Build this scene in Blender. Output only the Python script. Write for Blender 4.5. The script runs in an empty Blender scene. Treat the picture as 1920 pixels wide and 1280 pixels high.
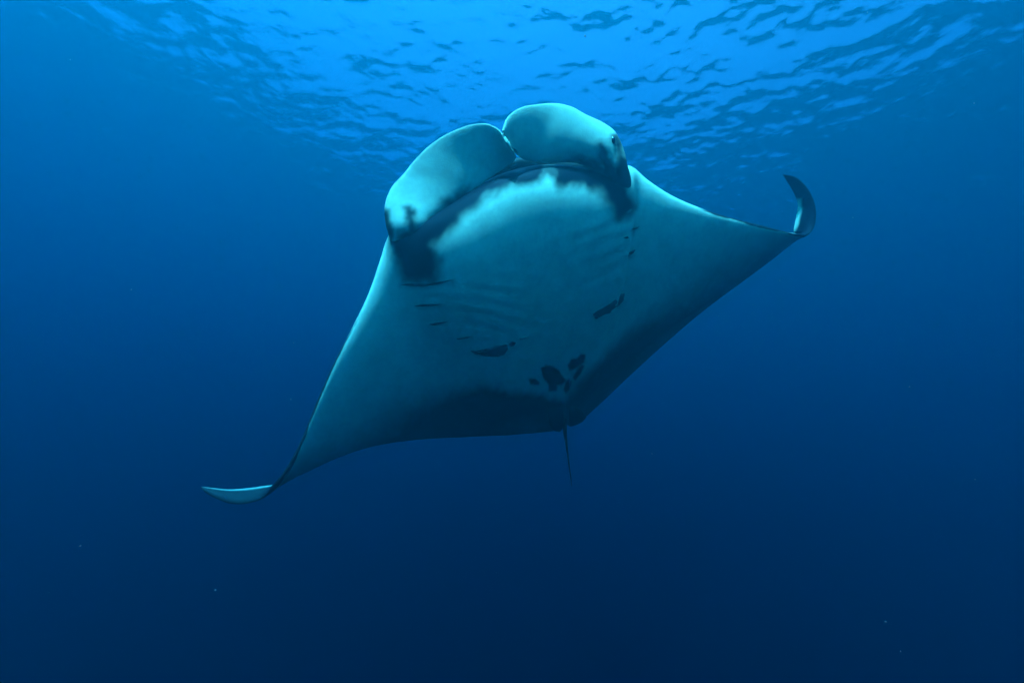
import bpy, math, random
import numpy as np
from mathutils import Vector, Matrix

# ------------------------------------------------------------------ camera
scene = bpy.context.scene
COL = scene.collection
F = 853.0                                   # focal length in photo pixels (photo 1920 x 1280)
DEPTH = 9.7                                # camera depth below the mean water surface
PITCH, ROLL = math.radians(16.0), math.radians(6.0)
cam_data = bpy.data.cameras.new('camera')
cam_data.lens = F / 1920.0 * 36.0
cam_data.sensor_width = 36.0
cam_data.clip_start, cam_data.clip_end = 0.05, 2000.0
cam = bpy.data.objects.new('camera', cam_data)
COL.objects.link(cam)
fwd = Vector((0, math.cos(PITCH), math.sin(PITCH)))
up0 = Vector((0, -math.sin(PITCH), math.cos(PITCH)))
rt0 = Vector((1, 0, 0))
cam_rt = rt0 * math.cos(ROLL) + up0 * math.sin(ROLL)
cam_up = up0 * math.cos(ROLL) - rt0 * math.sin(ROLL)
cam_pos = Vector((0, 0, -DEPTH))
rot = Matrix((cam_rt, cam_up, -fwd)).transposed()
cam.matrix_world = Matrix.Translation(cam_pos) @ rot.to_4x4()
scene.camera = cam
RT, UP, FW, CP = (np.array(v) for v in (cam_rt, cam_up, fwd, cam_pos))

# ------------------------------------------------------------------ sky and sun
SUN_EL, SUN_AZ = math.radians(57.0), math.radians(-148.0)
SUN_DIR = Vector((math.sin(SUN_AZ) * math.cos(SUN_EL), math.cos(SUN_AZ) * math.cos(SUN_EL), math.sin(SUN_EL)))
world = bpy.data.worlds.new('World')
scene.world = world
world.use_nodes = True
wn = world.node_tree
bg = wn.nodes['Background']
sky = wn.nodes.new('ShaderNodeTexSky')
sky.sky_type = 'NISHITA'
sky.sun_disc = False
sky.dust_density = 4.0
sky.ozone_density = 0.6
sky.sun_elevation = SUN_EL
sky.sun_rotation = SUN_AZ
wn.links.new(sky.outputs[0], bg.inputs[0])
bg.inputs[1].default_value = 0.07
sun_data = bpy.data.lights.new('sun', 'SUN')
sun_data.energy = 5.0
sun_data.angle = math.radians(0.5)
sun_data.color = (1.0, 0.96, 0.9)
sun = bpy.data.objects.new('sun', sun_data)
COL.objects.link(sun)
sun.rotation_euler = (-SUN_DIR).to_track_quat('-Z', 'Y').to_euler()
sun.location = SUN_DIR * 60

scene.view_settings.view_transform = 'Standard'
scene.view_settings.look = 'None'
scene.view_settings.exposure = 4.3
scene.view_settings.gamma = 1.0
scene.view_settings.use_curve_mapping = False
scene.render.engine = 'CYCLES'
scene.cycles.use_denoising = True
scene.cycles.max_bounces = 10
scene.cycles.volume_bounces = 4
scene.cycles.transparent_max_bounces = 12
scene.cycles.use_adaptive_sampling = False


# ------------------------------------------------------------------ helpers
def node_mat(name):
    m = bpy.data.materials.new(name)
    m.use_nodes = True
    nt = m.node_tree
    nt.nodes.clear()
    out = nt.nodes.new('ShaderNodeOutputMaterial')
    return m, nt, out


def mesh_obj(name, verts, faces, mat, parent=None, smooth=True):
    me = bpy.data.meshes.new(name)
    verts = np.asarray(verts, dtype=np.float32)
    me.vertices.add(len(verts))
    me.vertices.foreach_set('co', verts.ravel())
    if isinstance(faces, np.ndarray):
        n, k = faces.shape
        me.loops.add(n * k)
        me.loops.foreach_set('vertex_index', faces.astype(np.int32).ravel())
        me.polygons.add(n)
        me.polygons.foreach_set('loop_start', np.arange(0, n * k, k, dtype=np.int32))
        me.update(calc_edges=True)
    else:
        me.clear_geometry()
        me.from_pydata([tuple(map(float, v)) for v in verts], [], faces)
    if smooth:
        me.polygons.foreach_set('use_smooth', np.ones(len(me.polygons), dtype=bool))
    me.update()
    me.materials.append(mat)
    o = bpy.data.objects.new(name, me)
    COL.objects.link(o)
    if parent is not None:
        o.parent = parent
    return o


def grid_faces(nu, nv):
    i, j = np.meshgrid(np.arange(nu - 1), np.arange(nv - 1), indexing='ij')
    a = i * nv + j
    return np.stack([a, a + nv, a + nv + 1, a + 1], -1).reshape(-1, 4)


# ------------------------------------------------------------------ the sea: water body, surface, bottom
m_vol, nt, out = node_mat('sea_water_body')
pv = nt.nodes.new('ShaderNodeVolumePrincipled')
# scattering and absorption per metre (red, green, blue): red dies within a few metres
EXT = 0.34
SCAT = (0.0, 0.0360, 0.0430)
ABSO = (EXT, 0.144, 0.092)
pv.inputs['Density'].default_value = EXT
pv.inputs['Color'].default_value = tuple(s / EXT for s in SCAT) + (1,)
pv.inputs['Absorption Color'].default_value = tuple(max(0, 1 - a / (EXT - s)) ** 2 for s, a in zip(SCAT, ABSO)) + (1,)
pv.inputs['Anisotropy'].default_value = 0.79
nt.links.new(pv.outputs[0], out.inputs['Volume'])
X, Y, ZB, ZT = 260.0, 260.0, -102.0, 2.2
bv = [(x, y, z) for z in (ZB, ZT) for y in (-Y, Y) for x in (-X, X)]
bf = [(0, 2, 3, 1), (4, 5, 7, 6), (0, 1, 5, 4), (2, 6, 7, 3), (0, 4, 6, 2), (1, 3, 7, 5)]
haze = mesh_obj('haze', bv, bf, m_vol, smooth=False)
haze['kind'] = 'stuff'

m_bed, nt, out = node_mat('deep_seabed')
bs = nt.nodes.new('ShaderNodeBsdfPrincipled')
nz = nt.nodes.new('ShaderNodeTexNoise'); nz.inputs['Scale'].default_value = 0.3
rp = nt.nodes.new('ShaderNodeValToRGB')
rp.color_ramp.elements[0].color = (0.03, 0.035, 0.04, 1)
rp.color_ramp.elements[1].color = (0.08, 0.08, 0.075, 1)
nt.links.new(nz.outputs[0], rp.inputs[0]); nt.links.new(rp.outputs[0], bs.inputs['Base Color'])
bs.inputs['Roughness'].default_value = 0.9
nt.links.new(bs.outputs[0], out.inputs['Surface'])
g = np.linspace(-255, 255, 60)
gx, gy = np.meshgrid(g, g, indexing='ij')
gz = -100 + 0.5 * np.sin(gx * 0.11) * np.cos(gy * 0.09)
bed = mesh_obj('seabed', np.stack([gx, gy, gz], -1).reshape(-1, 3), grid_faces(60, 60)[:, ::-1], m_bed)
bed['kind'] = 'structure'

# wind waves: random sea from a directional spectrum, summed by FFT on a periodic tile
TILE, N = 66.0, 1024
rng = np.random.default_rng(23)
k1 = 2 * np.pi * np.fft.fftfreq(N, TILE / N)
kx, ky = np.meshgrid(k1, k1, indexing='ij')
k = np.hypot(kx, ky); k[0, 0] = 1e-6
WIND = math.radians(60)
ca = (kx * math.cos(WIND) + ky * math.sin(WIND)) / k
L = 5.0 ** 2 / 9.81
P = np.exp(-1 / (k * L) ** 2) / k ** 4 * (0.18 + np.abs(ca) ** 2.0) * np.exp(-(k * 0.022) ** 2)
P[0, 0] = 0
# push some energy into short chop
P *= (1 + (k / 3.0) ** 1.8)
h = np.fft.ifft2(np.sqrt(P) * (rng.normal(size=(N, N)) + 1j * rng.normal(size=(N, N)))).real
sx = np.gradient(h, TILE / N, axis=0)
SLOPE = 0.165                                     # rms slope
h *= SLOPE / (sx.std() * math.sqrt(2))
# gusts: the chop comes and goes in patches
gust = np.fft.ifft2(np.exp(-(k * 1.1) ** 2) * np.fft.fft2(rng.normal(size=(N, N)))).real
gust = 1 / (1 + np.exp(-1.6 * gust / gust.std()))
kk_ = np.fft.fft2(h)
calm = np.fft.ifft2(kk_ * np.exp(-(k / 2.5) ** 2)).real
h = calm + (h - calm) * (.55 + 1.0 * gust)
hf = np.fft.fft2(h)
dxc = np.fft.ifft2(-1j * kx / k * hf).real        # choppy sideways displacement
dyc = np.fft.ifft2(-1j * ky / k * hf).real


def tile_sample(a, x, y):
    u, v = x / TILE * N, y / TILE * N
    iu, iv = np.floor(u).astype(int), np.floor(v).astype(int)
    fu, fv = u - iu, v - iv
    g = lambda i, j: a[i % N, j % N]
    return (g(iu, iv) * (1 - fu) * (1 - fv) + g(iu + 1, iv) * fu * (1 - fv)
            + g(iu, iv + 1) * (1 - fu) * fv + g(iu + 1, iv + 1) * fu * fv)


def graded(n, centre, fine, half):
    t = np.linspace(-1, 1, n)
    a = 0.5
    lo, hi = 1e-3, 12
    for _ in range(60):
        a = (lo + hi) / 2
        s = (half / math.sinh(a)) * a * (2 / (n - 1))   # spacing at the centre
        if s > fine: lo = a
        else: hi = a
    return np.sinh(a * t) / math.sinh(a) * half + centre


xs = graded(820, 2.0, 0.075, 255)
ys = graded(820, 12.5, 0.07, 255)
xs = np.clip(xs, -255, 255); ys = np.clip(ys, -255, 255)
ys = ys + np.linspace(0, 1e-3, len(ys)); xs = xs + np.linspace(0, 1e-3, len(xs))
gx, gy = np.meshgrid(xs, ys, indexing='ij')
hz = tile_sample(h, gx, gy)
SWELL, S_AMP = 42.0, 0.4                          # one long swell under the chop
hz = hz - S_AMP * np.sin(2 * np.pi * ((-0.58 * gx + 0.81 * gy) - 13.5) / SWELL)
px = gx + 0.8 * tile_sample(dxc, gx, gy)
py = gy + 0.8 * tile_sample(dyc, gx, gy)
m_sea, nt, out = node_mat('sea_surface')
fr = nt.nodes.new('ShaderNodeFresnel'); fr.inputs['IOR'].default_value = 1.33
tr = nt.nodes.new('ShaderNodeBsdfTransparent')
gl = nt.nodes.new('ShaderNodeBsdfGlossy'); gl.inputs['Roughness'].default_value = 0.0
mx = nt.nodes.new('ShaderNodeMixShader')
bp = nt.nodes.new('ShaderNodeBump'); bp.inputs['Distance'].default_value = 0.06; bp.inputs['Strength'].default_value = 0.4
tc = nt.nodes.new('ShaderNodeTexCoord')
rn = nt.nodes.new('ShaderNodeTexNoise'); rn.inputs['Scale'].default_value = 3.0; rn.inputs['Detail'].default_value = 5.0
nt.links.new(tc.outputs['Object'], rn.inputs['Vector'])
nt.links.new(rn.outputs[0], bp.inputs['Height'])
for n_ in (fr, gl):
    nt.links.new(bp.outputs[0], n_.inputs['Normal'])
nt.links.new(fr.outputs[0], mx.inputs[0])
nt.links.new(tr.outputs[0], mx.inputs[1]); nt.links.new(gl.outputs[0], mx.inputs[2])
nt.links.new(mx.outputs[0], out.inputs['Surface'])
# faces wind so that their normals point up, out of the water
sea = mesh_obj('water', np.stack([px, py, hz], -1).reshape(-1, 3), grid_faces(len(xs), len(ys)), m_sea)
sea['kind'] = 'structure'
sea['label'] = 'rippled underside of the sea surface'

# ------------------------------------------------------------------ the manta ray
DK = 0.6


def at(p):
    """photo pixel (x, y) at depth d along the camera axis -> world point(s)"""
    p = np.asarray(p, float)
    d = 3.2 + (p[..., 2:3] - 3.2) * DK
    return CP + d * (FW + (p[..., 0:1] - 960) / F * RT + (640 - p[..., 1:2]) / F * UP)


def to_px(w):
    q = np.asarray(w) - CP
    d = q @ FW
    return np.stack([960 + F * (q @ RT) / d, 640 - F * (q @ UP) / d, d], -1)


def spline(t, pts, tt):
    """non-uniform Catmull-Rom through pts at t, sampled at tt"""
    t = np.asarray(t, float); p = np.asarray(pts, float)
    if p.ndim == 1: p = p[:, None]
    m = np.zeros_like(p)
    dt = np.diff(t)
    s = np.diff(p, axis=0) / dt[:, None]
    m[1:-1] = (s[:-1] * dt[1:, None] + s[1:] * dt[:-1, None]) / (dt[:-1] + dt[1:])[:, None]
    m[0], m[-1] = s[0], s[-1]
    i = np.clip(np.searchsorted(t, tt, side='right') - 1, 0, len(t) - 2)
    hh = dt[i]; u = ((tt - t[i]) / hh)[:, None]; hh = hh[:, None]
    return ((2 * u ** 3 - 3 * u ** 2 + 1) * p[i] + (u ** 3 - 2 * u ** 2 + u) * hh * m[i]
            + (-2 * u ** 3 + 3 * u ** 2) * p[i + 1] + (u ** 3 - u ** 2) * hh * m[i + 1])


def poly_sdf(x, y, poly):
    """signed distance, negative inside"""
    poly = np.asarray(poly, float)
    d = np.full(x.shape, 1e9); inside = np.zeros(x.shape, bool)
    n = len(poly)
    for i in range(n):
        ax, ay = poly[i]; bx, by = poly[(i + 1) % n]
        ex, ey = bx - ax, by - ay
        tq = np.clip(((x - ax) * ex + (y - ay) * ey) / (ex * ex + ey * ey + 1e-9), 0, 1)
        d = np.minimum(d, np.hypot(x - ax - tq * ex, y - ay - tq * ey))
        c = ((ay > y) != (by > y)) & (x < (bx - ax) * (y - ay) / (by - ay + 1e-12) + ax)
        inside ^= c
    return np.where(inside, -d, d)


def sstep(a, b, x):
    u = np.clip((x - a) / (b - a), 0, 1)
    return u * u * (3 - 2 * u)


_nr = np.random.default_rng(5).normal(size=(8, 64, 64))


def noise2(x, y, scale, layer=0):
    u, v = x / scale, y / scale
    iu, iv = np.floor(u).astype(int), np.floor(v).astype(int)
    fu, fv = u - iu, v - iv
    fu = fu * fu * (3 - 2 * fu); fv = fv * fv * (3 - 2 * fv)
    a = _nr[layer]
    g = lambda i, j: a[i % 64, j % 64]
    return (g(iu, iv) * (1 - fu) * (1 - fv) + g(iu + 1, iv) * fu * (1 - fv)
            + g(iu, iv + 1) * (1 - fu) * fv + g(iu + 1, iv + 1) * fu * fv)


def fbm(x, y, s, layer=0):
    return noise2(x, y, s, layer) * .55 + noise2(x, y, s / 2.1, layer + 1) * .3 + noise2(x, y, s / 4.3, layer + 2) * .15


# stations from the left wing tip to the right one:
# leading edge x, y, depth | trailing edge x, y, depth | ventral bulge | dorsal bulge
ST = np.array([
    (377, 914, 3.78,   377, 912, 3.79,  .004, .006),
    (384, 922, 3.76,   395, 914, 3.81,  .008, .014),
    (405, 934, 3.73,   425, 917, 3.86,  .010, .022),
    (435, 944, 3.70,   462, 915, 3.90,  .012, .026),
    (468, 942, 3.67,   492, 911, 3.92,  .014, .024),
    (493, 932, 3.65,   514, 908, 3.92,  .016, .020),
    (510, 914, 3.63,   532, 903, 3.92,  .020, .022),
    (530, 889, 3.60,   566, 889, 3.94,  .026, .026),
    (560, 835, 3.56,   615, 866, 3.98,  .034, .034),
    (596, 748, 3.50,   672, 844, 4.05,  .046, .046),
    (628, 676, 3.44,   722, 832, 4.13,  .060, .060),
    (660, 615, 3.38,   774, 825, 4.21,  .080, .080),
    (692, 548, 3.31,   828, 821, 4.29,  .105, .11),
    (712, 490, 3.24,   876, 819, 4.36,  .14, .15),
    (727, 445, 3.17,   915, 817, 4.41,  .19, .20),
    (742, 418, 3.10,   945, 816, 4.45,  .235, .25),
    (788, 407, 3.04,   972, 814, 4.48,  .27, .30),
    (840, 384, 3.00,   997, 812, 4.50,  .285, .34),
    (890, 353, 2.99,   1018, 810, 4.52, .29, .36),
    (940, 327, 3.00,   1036, 808, 4.54, .29, .37),
    (995, 312, 3.03,   1050, 806, 4.55, .29, .37),
    (1050, 309, 3.07,  1060, 792, 4.56, .29, .36),
    (1100, 315, 3.13,  1068, 799, 4.57, .28, .34),
    (1145, 322, 3.20,  1077, 796, 4.57, .25, .31),
    (1170, 310, 3.28,  1086, 791, 4.57, .21, .26),
    (1184, 313, 3.36,  1096, 783, 4.56, .17, .21),
    (1212, 336, 3.43,  1128, 754, 4.54, .13, .15),
    (1258, 366, 3.52,  1184, 701, 4.51, .095, .10),
    (1310, 389, 3.63,  1250, 641, 4.47, .07, .075),
    (1370, 408, 3.75,  1322, 580, 4.42, .05, .055),
    (1425, 422, 3.87,  1388, 531, 4.38, .036, .04),
    (1468, 433, 3.96,  1442, 491, 4.34, .026, .03),
    (1496, 439, 4.02,  1486, 455, 4.31, .020, .022),
    (1513, 440, 4.05,  1498, 441, 4.31, .016, .02),
    (1524, 430, 4.08,  1489, 436, 4.31, .014, .02),
    (1530, 408, 4.10,  1491, 414, 4.31, .012, .022),
    (1526, 377, 4.12,  1496, 386, 4.30, .010, .020),
    (1510, 348, 4.15,  1488, 361, 4.27, .008, .016),
    (1491, 332, 4.18,  1476, 341, 4.24, .006, .010),
    (1468, 327, 4.20,  1468, 328, 4.21, .004, .005),
])
le_s, te_s = at(ST[:, 0:3]), at(ST[:, 3:6])
tp = np.concatenate([[0], np.cumsum(np.linalg.norm(np.diff(le_s, axis=0), axis=1)
                                    + 0.35 * np.linalg.norm(np.diff(te_s, axis=0), axis=1) + .01)])
NS, NC = 640, 190
tt = np.linspace(0, tp[-1], NS)
LE, TE = spline(tp, le_s, tt), spline(tp, te_s, tt)
BV, BD = spline(tp, ST[:, 6], tt)[:, 0], spline(tp, ST[:, 7], tt)[:, 0]
BV, BD = np.maximum(BV, .003), np.maximum(BD, .003)
mid = (LE + TE) / 2
span = np.gradient(mid, axis=0)
for _ in range(30):
    span[1:-1] = (span[:-2] + span[1:-1] * 2 + span[2:]) / 4
nrm = np.cross(span, TE - LE)                       # ventral normal
nrm /= np.linalg.norm(nrm, axis=1)[:, None]
if (nrm[NS // 2] @ (CP - mid[NS // 2])) < 0: nrm = -nrm
hw = sstep(.12, .27, BV)                            # how much a station belongs to the head and trunk
c = (1 - np.cos(np.linspace(0, np.pi, NC))) / 2


def prof(c, w):
    a, b = .5 - .12 * w, 1.0 - .1 * w
    cm = a / (a + b)
    return (c ** a * (1 - c) ** b) / (cm ** a * (1 - cm) ** b)


PF = prof(c[None, :], hw[:, None])
base = LE[:, None, :] * (1 - c)[None, :, None] + TE[:, None, :] * c[None, :, None]
ven = base + nrm[:, None, :] * (BV[:, None] * PF)[..., None]
dor = base - nrm[:, None, :] * (BD[:, None] * PF)[..., None]
vp = to_px(ven)
vx, vy = vp[..., 0], vp[..., 1]

# relief of the gill arches: soft ridges across the chest on both sides
ridge = np.zeros_like(vx)
for poly, ang in (([(800, 540), (960, 500), (1000, 640), (900, 640), (800, 600)], -8),
                  ([(1080, 420), (1190, 380), (1190, 520), (1110, 590), (1060, 560)], 22)):
    m_ = sstep(25, -25, poly_sdf(vx, vy, poly))
    a_ = math.radians(ang)
    q = vy * math.cos(a_) + vx * math.sin(a_) + 9 * noise2(vx, vy, 90, 3)
    ridge += m_ * np.sin(q / 26 * 2 * np.pi)
ven = ven + nrm[:, None, :] * (0.0015 * ridge * (.5 + .5 * sstep(-.8, .8, noise2(vx, vy, 40, 6))))[..., None]

# pigment: 1 pale, 0 black
edge_n = fbm(vx, vy, 30) * 5 + noise2(vx * 1.0 + vy * .5, vy * .35, 9, 7) * 2.2
pig = np.ones_like(vx)


def stain(pig, x, y, poly, soft, strength=1.0, jitter=1.0, en=None):
    d = poly_sdf(x, y, poly) - .25 * soft + (edge_n if en is None else en) * jitter
    return np.minimum(pig, 1 - strength * sstep(soft, -soft, d))


FACE_L = [(735, 385), (762, 392), (770, 412), (784, 405), (800, 382), (822, 358), (846, 335), (880, 315),
          (930, 290), (985, 270), (1026, 270), (1024, 326), (1012, 336), (985, 343), (947, 357), (906, 374), (872, 400),
          (848, 424), (830, 446), (810, 462), (819, 488), (818, 528), (760, 530), (744, 495), (735, 457), (726, 425)]
FACE_R = [(1030, 270), (1080, 270), (1119, 280), (1150, 290), (1172, 330), (1187, 362), (1187, 390), (1180, 402),
          (1158, 408), (1143, 384), (1125, 354), (1107, 350), (1081, 346), (1056, 350), (1044, 333)]
pig = stain(pig, vx, vy, FACE_L, 15)
pig = stain(pig, vx, vy, FACE_R, 15)
pig = stain(pig, vx, vy, [(1012, 270), (1052, 270), (1052, 338), (1030, 330), (1012, 338)], 12, .9)
# dark margin along the trailing edge
BAND = [(505, 912), (560, 890), (610, 862), (660, 838), (700, 808), (740, 776), (790, 744), (840, 729), (900, 724), (930, 725),
        (955, 733), (1000, 737), (1030, 742), (1058, 750), (1068, 738), (1082, 718), (1110, 690), (1150, 650), (1200, 604),
        (1260, 570), (1330, 530), (1400, 492), (1460, 462), (1500, 440), (1530, 440), (1540, 520), (1200, 860), (1000, 900), (700, 930), (540, 960)]
sft = 12 + 40 * sstep(80, 330, np.abs(vx - 1030))
d = poly_sdf(vx, vy, BAND) + edge_n * .6
pig = np.minimum(pig, 1 - .86 * sstep(sft, -sft, d))
# slightly paler rim behind the band
rim = sstep(.72, .99, c)[None, :] * sstep(3.0, 4.5, tt)[:, None]
pig = np.maximum(pig, np.clip(.30 * rim, 0, 1))
# thin black line where the dark back shows over the outer leading edges
out_l = sstep(690, 640, LE @ RT * 0 + to_px(LE)[:, 0])
out_r = sstep(1300, 1330, to_px(LE)[:, 0])
pl = to_px(LE)
dl = np.hypot(vx - pl[:, None, 0], vy - pl[:, None, 1])
wl = 4.5 + 3.5 * sstep(780, 890, pl[:, 1]) * (pl[:, 0] < 700)
line = sstep(wl[:, None] + 1.2, wl[:, None] - 1.2, dl + edge_n * .25) * np.maximum(out_l, out_r)[:, None]
pig = np.minimum(pig, 1 - .97 * line)
lip = sstep(.5, .9, hw)[:, None] * sstep(.022, .008, c)[None, :]
pig = np.minimum(pig, 1 - .8 * lip)
# black blotches above the tail
SPOTS = [[(1015, 690), (1024, 684), (1036, 687), (1048, 694), (1052, 703), (1062, 712), (1055, 722), (1046, 722), (1044, 733), (1030, 733), (1028, 720), (1018, 708)],
         [(993, 711), (1003, 710), (1013, 717), (1010, 722), (995, 719)],
         [(1065, 685), (1072, 674), (1082, 672), (1090, 663), (1098, 666), (1094, 680), (1080, 690), (1068, 694)],
         [(1075, 708), (1080, 696), (1091, 683), (1095, 686), (1088, 702), (1079, 713)],
         [(1056, 732), (1060, 716), (1067, 710), (1071, 716), (1069, 728), (1062, 738)]]
for s in SPOTS:
    pig = stain(pig, vx, vy, s, 2.2, 1.0, .22)
# faint grey clouding of the chest
for (cx, cy, rx, ry, st) in ((1000, 392, 34, 26, .22), (905, 408, 22, 16, .14), (1090, 395, 22, 16, .08), (880, 590, 70, 26, .14), (935, 610, 50, 24, .16), (1130, 470, 34, 50, .12)):
    q = ((vx - cx) / rx) ** 2 + ((vy - cy) / ry) ** 2
    pig = np.minimum(pig, 1 - st * np.exp(-q))
pig = pig * (1 - .05 * np.clip(fbm(vx, vy, 90, 4) + .3, 0, 2))

# the back: black, pale shoulders wrapping over the inner leading edge, pale patch on the right tip
dp = to_px(dor)
dx_, dy_ = dp[..., 0], dp[..., 1]
pig_d = np.zeros_like(vx)
inner = 1 - np.maximum(out_l, out_r)
pig_d = np.maximum(pig_d, inner[:, None] * sstep(.05, .03, c)[None, :] * (1 - hw)[:, None])
tipl = sstep(520, 470, pl[:, 0]) * (pl[:, 1] > 700)
pig_d = np.maximum(pig_d, tipl[:, None] * (.03 + .5 * sstep(.72, .93, c))[None, :] * (.85 + .15 * fbm(dx_, dy_, 14)))  # left tip: sunlit upper strip and unlit lower part put into the pigment
strip = sstep(4, -4, poly_sdf(dx_, dy_, [(1480, 440), (1488, 440), (1497, 420), (1502, 395), (1503, 372), (1492, 372), (1490, 400), (1478, 430)]))
pig_d = np.maximum(pig_d, .8 * strip)

nv = NS * NC
V = np.concatenate([ven.reshape(-1, 3), dor.reshape(-1, 3)])
fv = grid_faces(NS, NC)
fd = fv[:, ::-1] + nv
# stitch the rims by sharing the edge vertices (both layers meet at c = 0 and c = 1)
remap = np.arange(2 * nv)
ii = np.arange(NS)
remap[nv + ii * NC] = ii * NC
remap[nv + ii * NC + NC - 1] = ii * NC + NC - 1
remap[nv + np.arange(NC)] = np.arange(NC)                     # close the tips
remap[nv + (NS - 1) * NC + np.arange(NC)] = (NS - 1) * NC + np.arange(NC)
FA = np.concatenate([fv, fd])
FA = remap[FA]
used, inv = np.unique(FA, return_inverse=True)
FA = inv.reshape(-1, 4)
PG = np.concatenate([pig.ravel(), pig_d.ravel()])[used]
V = V[used]


def skin_material(name, pale, dark):
    m, nt, out = node_mat(name)
    b = nt.nodes.new('ShaderNodeBsdfPrincipled')
    at_ = nt.nodes.new('ShaderNodeAttribute'); at_.attribute_name = 'pigment'
    tc = nt.nodes.new('ShaderNodeTexCoord')
    n1 = nt.nodes.new('ShaderNodeTexNoise'); n1.inputs['Scale'].default_value = 9; n1.inputs['Detail'].default_value = 6
    n2 = nt.nodes.new('ShaderNodeTexNoise'); n2.inputs['Scale'].default_value = 90; n2.inputs['Detail'].default_value = 4
    for n_ in (n1, n2): nt.links.new(tc.outputs['Object'], n_.inputs['Vector'])
    mr = nt.nodes.new('ShaderNodeMapRange')
    mr.inputs['From Min'].default_value, mr.inputs['From Max'].default_value = .36, .62
    mr.inputs['To Min'].default_value, mr.inputs['To Max'].default_value = .84, 1.05
    n3 = nt.nodes.new('ShaderNodeTexNoise'); n3.inputs['Scale'].default_value = 34; n3.inputs['Detail'].default_value = 5; n3.inputs['Roughness'].default_value = .65
    nt.links.new(tc.outputs['Object'], n3.inputs['Vector'])
    av = nt.nodes.new('ShaderNodeMath'); av.operation = 'MULTIPLY_ADD'; av.inputs[1].default_value = .5
    nt.links.new(n3.outputs[0], av.inputs[0])
    hf_ = nt.nodes.new('ShaderNodeMath'); hf_.operation = 'MULTIPLY'; hf_.inputs[1].default_value = .5
    nt.links.new(n1.outputs[0], hf_.inputs[0]); nt.links.new(hf_.outputs[0], av.inputs[2])
    nt.links.new(av.outputs[0], mr.inputs['Value'])
    mu = nt.nodes.new('ShaderNodeMath'); mu.operation = 'MULTIPLY'; mu.use_clamp = True
    nt.links.new(at_.outputs['Fac'], mu.inputs[0]); nt.links.new(mr.outputs[0], mu.inputs[1])
    mix = nt.nodes.new('ShaderNodeMix'); mix.data_type = 'RGBA'
    nt.links.new(mu.outputs[0], mix.inputs['Factor'])
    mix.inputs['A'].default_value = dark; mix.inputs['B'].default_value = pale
    nt.links.new(mix.outputs['Result'], b.inputs['Base Color'])
    b.inputs['Roughness'].default_value = .55
    b.inputs['Specular IOR Level'].default_value = .06
    bu = nt.nodes.new('ShaderNodeBump'); bu.inputs['Strength'].default_value = .15; bu.inputs['Distance'].default_value = .01
    nt.links.new(n2.outputs[0], bu.inputs['Height']); nt.links.new(bu.outputs[0], b.inputs['Normal'])
    nt.links.new(b.outputs[0], out.inputs['Surface'])
    return m


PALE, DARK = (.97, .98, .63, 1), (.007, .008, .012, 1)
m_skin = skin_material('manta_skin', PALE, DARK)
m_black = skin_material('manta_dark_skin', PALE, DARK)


def set_pigment(o, vals):
    a = o.data.attributes.new('pigment', 'FLOAT', 'POINT')
    a.data.foreach_set('value', np.asarray(vals, dtype=np.float32))


ORIGIN = mid[NS // 2]


def part(name, verts, faces, pigment, parent, mat=None):
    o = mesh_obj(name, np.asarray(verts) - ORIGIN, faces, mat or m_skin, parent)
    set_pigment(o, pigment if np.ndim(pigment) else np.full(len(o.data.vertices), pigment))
    return o


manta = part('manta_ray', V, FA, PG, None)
manta.location = Vector(ORIGIN)
manta['label'] = 'giant manta ray gliding below the surface, pale belly and spread wings facing the viewer'
manta['category'] = 'manta ray'


# cephalic fins: upper edge x, y, depth | lower edge x, y, depth | thickness | camber
def cephalic(rows, dark_polys, flip=False):
    R_ = np.array(rows, float)
    R_[:, 2] += .66 * (R_[:, 5] - R_[:, 2])
    U_, L_ = at(R_[:, 0:3]), at(R_[:, 3:6])
    md = (U_ + L_) / 2
    t_ = np.concatenate([[0], np.cumsum(np.linalg.norm(np.diff(md, axis=0), axis=1) + .02)])
    n_s, n_r = 150, 120
    ts = t_[-1] * (1 - (1 - np.linspace(0, 1, n_s)) ** 1.25)
    u_, l_ = spline(t_, U_, ts), spline(t_, L_, ts)
    th, cb = spline(t_, R_[:, 6], ts)[:, 0], spline(t_, R_[:, 7], ts)[:, 0]
    md = (u_ + l_) / 2
    ax = np.gradient(md, axis=0)
    for _ in range(20):
        ax[1:-1] = (ax[:-2] + 2 * ax[1:-1] + ax[2:]) / 4
    nn = np.cross(ax, u_ - l_); nn /= np.linalg.norm(nn, axis=1)[:, None]
    s_ = np.sign((nn * (CP - md)).sum(1)); nn *= s_[:, None]
    a_ = np.linspace(0, 2 * np.pi, n_r, endpoint=False)
    ca_, sa_ = np.cos(a_), np.sin(a_)
    hc = (u_ - l_) / 2
    P_ = (md[:, None, :] + hc[:, None, :] * ca_[None, :, None]
          + nn[:, None, :] * (cb[:, None] * (1 - ca_ ** 2)[None, :] + th[:, None] * (np.sign(sa_) * np.abs(sa_) ** .8)[None, :])[..., None])
    i, j = np.meshgrid(np.arange(n_s - 1), np.arange(n_r), indexing='ij')
    j2 = (j + 1) % n_r
    f_ = np.stack([i * n_r + j, (i + 1) * n_r + j, (i + 1) * n_r + j2, i * n_r + j2], -1).reshape(-1, 4)
    pp = to_px(P_)
    x_, y_ = pp[..., 0], pp[..., 1]
    pg = np.full_like(x_, .86)
    en = fbm(x_, y_, 22) * 6
    for poly, soft, st in dark_polys:
        pg = stain(pg, x_, y_, poly, soft, st, 1.0, en)
    pg = np.where((sa_ < -.45)[None, :], np.minimum(pg, .5), pg)
    return P_.reshape(-1, 3), f_, pg.ravel()


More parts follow.
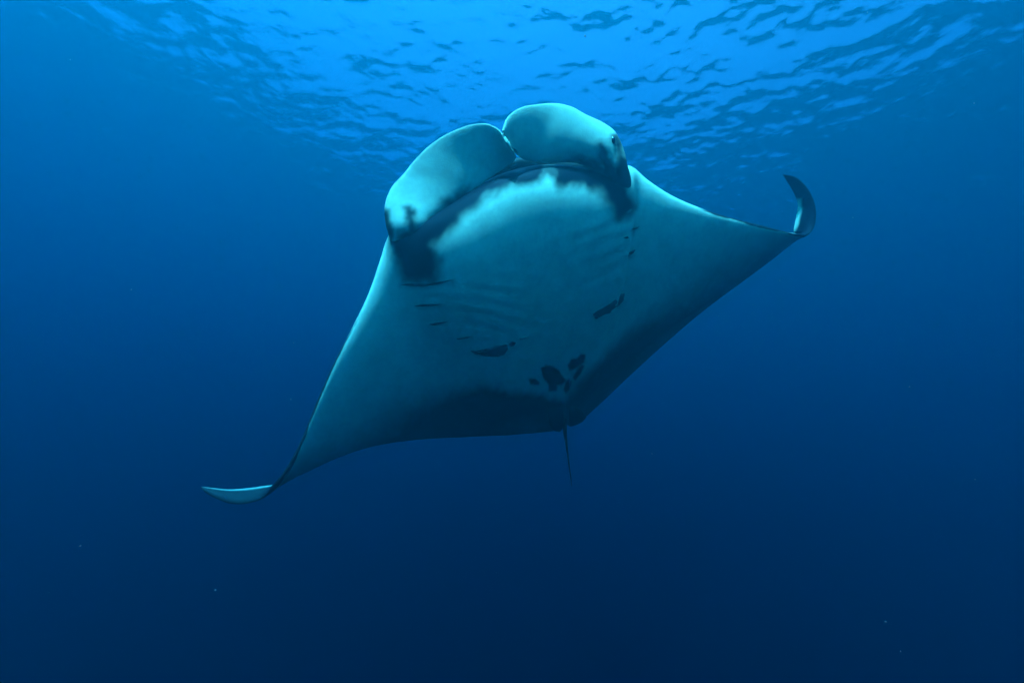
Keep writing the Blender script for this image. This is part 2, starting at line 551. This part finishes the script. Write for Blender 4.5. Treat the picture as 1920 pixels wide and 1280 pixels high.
CEPH_L = [
    (752, 478, 3.16,  800, 480, 3.12,  .03, .02),
    (734, 452, 3.12,  812, 450, 3.07,  .06, .04),
    (724, 420, 3.06,  822, 428, 3.03,  .07, .045),
    (722, 386, 2.97,  836, 408, 3.01,  .055, .035),
    (733, 354, 2.87,  856, 388, 2.99,  .036, .02),
    (757, 326, 2.78,  880, 366, 2.98,  .024, .012),
    (780, 298, 2.70,  904, 346, 2.97,  .018, .008),
    (812, 268, 2.63,  930, 326, 2.96,  .014, .006),
    (850, 246, 2.58,  950, 313, 2.94,  .012, .005),
    (890, 233, 2.57,  963, 303, 2.90,  .011, .005),
    (918, 234, 2.59,  967, 293, 2.84,  .011, .004),
    (936, 245, 2.63,  962, 284, 2.78,  .010, .004),
    (945, 260, 2.69,  954, 274, 2.74,  .008, .003),
    (949, 267, 2.72, 950, 268, 2.72, .003, .0),
]
STRIPE_L = [(759, 390), (768, 384), (778, 398), (780, 425), (800, 470), (760, 490), (762, 430)]
SIDE_L = [(715, 392), (727, 396), (733, 420), (738, 450), (760, 500), (725, 500)]
BASE_L = [(740, 500), (748, 440), (770, 425), (800, 424), (814, 404), (831, 380), (850, 364), (880, 350), (880, 400), (830, 500)]
CLOUD_L = [(775, 312), (800, 305), (812, 325), (800, 340), (778, 332)]
pv_, pf_, pp_ = cephalic(CEPH_L, [(STRIPE_L, 10, .95), (SIDE_L, 9, .95), (BASE_L, 15, .97), (CLOUD_L, 16, .25)])
fin_l = part('cephalic_fin', pv_, pf_, pp_, manta)

CEPH_R = [
    (1178, 400, 3.34,  1150, 405, 3.32,  .03, .01),
    (1187, 368, 3.29,  1140, 372, 3.26,  .06, .03),
    (1183, 338, 3.23,  1122, 345, 3.19,  .07, .04),
    (1175, 308, 3.15,  1112, 326, 3.13,  .07, .05),
    (1167, 277, 3.05,  1100, 314, 3.08,  .062, .045),
    (1153, 248, 2.94,  1084, 307, 3.03,  .052, .04),
    (1130, 230, 2.84,  1062, 305, 3.00,  .042, .03),
    (1100, 216, 2.75,  1040, 306, 2.98,  .034, .024),
    (1070, 200, 2.66,  1016, 306, 2.97,  .030, .020),
    (1040, 194, 2.60,  996, 303, 2.95,  .022, .012),
    (1008, 196, 2.57,  981, 299, 2.91,  .014, .008),
    (980, 201, 2.57,  967, 288, 2.86,  .012, .006),
    (960, 212, 2.60,  955, 276, 2.81,  .011, .005),
    (948, 226, 2.65,  948, 262, 2.76,  .010, .004),
    (943, 241, 2.70, 944, 250, 2.73,  .007, .002),
    (942, 245, 2.71, 942, 246, 2.71, .003, .0),
]
STRIPE_R = [(1117, 266), (1130, 262), (1146, 298), (1158, 330), (1130, 330)]
SIDE_R = [(1146, 252), (1160, 246), (1172, 290), (1195, 330), (1195, 420), (1140, 420), (1128, 350), (1150, 330), (1158, 300)]
BASE_R = [(1076, 298), (1090, 293), (1125, 303), (1150, 318), (1150, 360), (1076, 320)]
TIPMARK = [(948, 262), (954, 264), (966, 284), (970, 291), (958, 285)]
pv_, pf_, pp_ = cephalic(CEPH_R, [(STRIPE_R, 9, .95), (SIDE_R, 11, .96), (BASE_R, 9, .9), (TIPMARK, 2, .8)])
fin_r = part('cephalic_fin', pv_, pf_, pp_, manta)


def tube(path, radii, nr=20, squash=1.0):
    path = np.asarray(path, float); n = len(path)
    tg = np.gradient(path, axis=0); tg /= np.linalg.norm(tg, axis=1)[:, None]
    a = np.cross(tg, FW + .01); a /= np.linalg.norm(a, axis=1)[:, None]
    b = np.cross(tg, a)
    th = np.linspace(0, 2 * np.pi, nr, endpoint=False)
    P_ = path[:, None, :] + np.asarray(radii)[:, None, None] * (a[:, None, :] * np.cos(th)[None, :, None] + squash * b[:, None, :] * np.sin(th)[None, :, None])
    i, j = np.meshgrid(np.arange(n - 1), np.arange(nr), indexing='ij')
    j2 = (j + 1) % nr
    f_ = np.stack([i * nr + j, i * nr + j2, (i + 1) * nr + j2, (i + 1) * nr + j], -1).reshape(-1, 4)
    return P_.reshape(-1, 3), f_


# upper jaw: the dark edge of the mouth that shows between lower lip and cephalic fins
J = np.array([(800, 425, 3.14), (850, 385, 3.12), (890, 352, 3.10), (930, 326, 3.10), (965, 308, 3.11), (990, 307, 3.12), (1030, 311, 3.15),
              (1080, 313, 3.19), (1120, 316, 3.24), (1150, 325, 3.30)], float)
tj = np.arange(len(J)); sj = np.linspace(0, len(J) - 1, 70)
jp = at(spline(tj, J, sj))
rj = .036 * np.sin(np.linspace(.02, np.pi - .02, 70)) ** .6
pv_, pf_ = tube(jp, rj)
part('upper_jaw', pv_, pf_, .04, manta)

# tail: a thin whip from between the small pelvic fins
T = np.array([(1059, 742, 4.42), (1061, 775, 4.50), (1059, 800, 4.56), (1061, 825, 4.66), (1065, 855, 4.80), (1069, 885, 4.95), (1072, 910, 5.1)], float)
tj = np.arange(len(T)); sj = np.linspace(0, len(T) - 1, 60)
tpth = at(spline(tj, T, sj))
pv_, pf_ = tube(tpth, np.interp(np.linspace(0, 1, 60), [0, .12, .35, .6, 1], [.012, .026, .020, .009, .003]))
part('tail', pv_, pf_, .16, manta)

# pieces that lie on the skin follow it: nearest ventral point by direction from the viewer
flat_px = np.stack([vx.ravel(), vy.ravel()], -1)
ven_f = ven.reshape(-1, 3)
nrm_f = np.repeat(nrm, NC, axis=0)


def on_skin(x, y, lift):
    q = np.hypot(flat_px[:, 0] - x, flat_px[:, 1] - y)
    i = np.argsort(q)[:4]
    dd = to_px(ven_f[i])[:, 2].mean()
    return at((x, y, 3.2 + (dd - 3.2) / DK)) + nrm_f[i[0]] * lift


def slit(poly, lift, pigment, name='gill_slit'):
    """a gill opening: a dark lens with a raised rim following the belly"""
    poly = np.array(poly, float)
    n = len(poly)
    cen = poly.mean(0)
    rings = [(1.0, -.012), (.93, .5 * lift), (.7, lift), (.35, lift * 1.1)]
    vs = []
    for k_, l_ in rings:
        for p_ in poly:
            x, y = cen + (p_ - cen) * k_
            vs.append(on_skin(x, y, l_))
    vs.append(on_skin(cen[0], cen[1], lift * 1.1))
    fs = []
    for r in range(len(rings) - 1):
        for i in range(n):
            i2 = (i + 1) % n
            fs.append((r * n + i, r * n + i2, (r + 1) * n + i2, (r + 1) * n + i))
    for i in range(n):
        fs.append(((len(rings) - 1) * n + i, (len(rings) - 1) * n + (i + 1) % n, len(vs) - 1))
    return part(name, vs, fs, pigment, manta)


SLITS = [
    ([(749, 534), (765, 531), (790, 532), (830, 528), (855, 523), (830, 531), (795, 537), (765, 536)], .10),
    ([(774, 574), (790, 570), (815, 569), (838, 569), (815, 573), (790, 575)], .12),
    ([(802, 608), (815, 605), (830, 603), (842, 602), (832, 606), (815, 610)], .12),
    ([(854, 634), (872, 631), (890, 629), (876, 634), (858, 637)], .2),
    ([(879, 657), (892, 658), (910, 653), (935, 647), (953, 644), (954, 655), (948, 665), (935, 669), (910, 669), (890, 665)], .05),
    ([(954, 645), (960, 640), (968, 642), (964, 648), (957, 649)], .02),
    ([(972, 634), (982, 632), (989, 629), (987, 634), (976, 638)], .4),
    ([(1170, 480), (1180, 474), (1193, 467), (1188, 474), (1178, 481)], .12),
    ([(1168, 446), (1176, 442), (1180, 446), (1173, 448)], .12),
    ([(1172, 402), (1182, 393), (1186, 392), (1180, 402)], .2),
    ([(1183, 431), (1192, 427), (1200, 424), (1191, 431)], .15),
    ([(1110, 590), (1118, 583), (1135, 573), (1155, 560), (1168, 549), (1173, 549), (1171, 562), (1160, 574), (1143, 588), (1130, 592), (1115, 600)], .05),
]
for poly, pg_ in SLITS:
    slit(poly, .006, pg_)

# small pelvic fins either side of the tail
slit([(1026, 772), (1042, 764), (1055, 762), (1058, 780), (1057, 800), (1050, 811), (1038, 808), (1029, 796)], .012, .09, 'pelvic_fin')
slit([(1066, 762), (1078, 762), (1092, 770), (1100, 782), (1092, 791), (1080, 797), (1069, 800), (1066, 785)], .012, .12, 'pelvic_fin')

# eyes on the sides of the head
bm_u, bm_v = np.meshgrid(np.linspace(0, np.pi, 14), np.linspace(0, 2 * np.pi, 24, endpoint=False), indexing='ij')
sph = np.stack([np.sin(bm_u) * np.cos(bm_v), np.sin(bm_u) * np.sin(bm_v), np.cos(bm_u)], -1).reshape(-1, 3)
i, j = np.meshgrid(np.arange(13), np.arange(24), indexing='ij')
sf = np.stack([i * 24 + j, (i + 1) * 24 + j, (i + 1) * 24 + (j + 1) % 24, i * 24 + (j + 1) % 24], -1).reshape(-1, 4)
m_eye, nt, out = node_mat('manta_eye')
b_ = nt.nodes.new('ShaderNodeBsdfPrincipled'); b_.inputs['Base Color'].default_value = (.008, .008, .01, 1); b_.inputs['Roughness'].default_value = .15
nt.links.new(b_.outputs[0], out.inputs['Surface'])
for (x, y, d_) in ((728, 404, 3.04), (1147, 268, 2.97)):
    q = at((x, y, d_))
    vs = q + (sph[:, 0:1] * RT * .022 + sph[:, 1:2] * UP * .042 + sph[:, 2:3] * FW * .05)
    part('eye', vs, sf, .02, manta, m_eye)

# marine snow: countless pale motes adrift in the water
rs = np.random.default_rng(3)
mv, mf = [], []
n_m = 1400
for q in range(n_m):
    dist = 1.2 + 13 * rs.random() ** .8
    c_ = np.array([rs.uniform(-1.5, 1.5) * dist, rs.uniform(.05, 1.0) * dist + .6, rs.uniform(-.55, .95) * dist]) + CP
    if c_[2] > -5: continue
    r = .00055 * dist ** .6 * rs.uniform(.5, 1.6) * (1 if rs.random() < .93 else 1.4)
    ax3 = rs.normal(size=(3, 3)); ax3, _ = np.linalg.qr(ax3)
    o_ = np.array([(1, 0, 0), (-1, 0, 0), (0, 1, 0), (0, -1, 0), (0, 0, 1), (0, 0, -1)], float) * r * rs.uniform(.6, 2.0, 3)
    b0 = len(mv)
    mv += list(c_ + o_ @ ax3)
    mf += [(b0 + a_, b0 + b_, b0 + d_) for a_, b_, d_ in ((0, 2, 4), (2, 1, 4), (1, 3, 4), (3, 0, 4), (2, 0, 5), (1, 2, 5), (3, 1, 5), (0, 3, 5))]
m_snow, nt, out = node_mat('marine_snow')
b_ = nt.nodes.new('ShaderNodeBsdfPrincipled'); b_.inputs['Base Color'].default_value = (.25, .27, .25, 1); b_.inputs['Roughness'].default_value = .8
nt.links.new(b_.outputs[0], out.inputs['Surface'])
snow = mesh_obj('marine_snow', mv, np.array(mf), m_snow)
snow['kind'] = 'stuff'
snow['label'] = 'tiny pale motes adrift in the blue water'
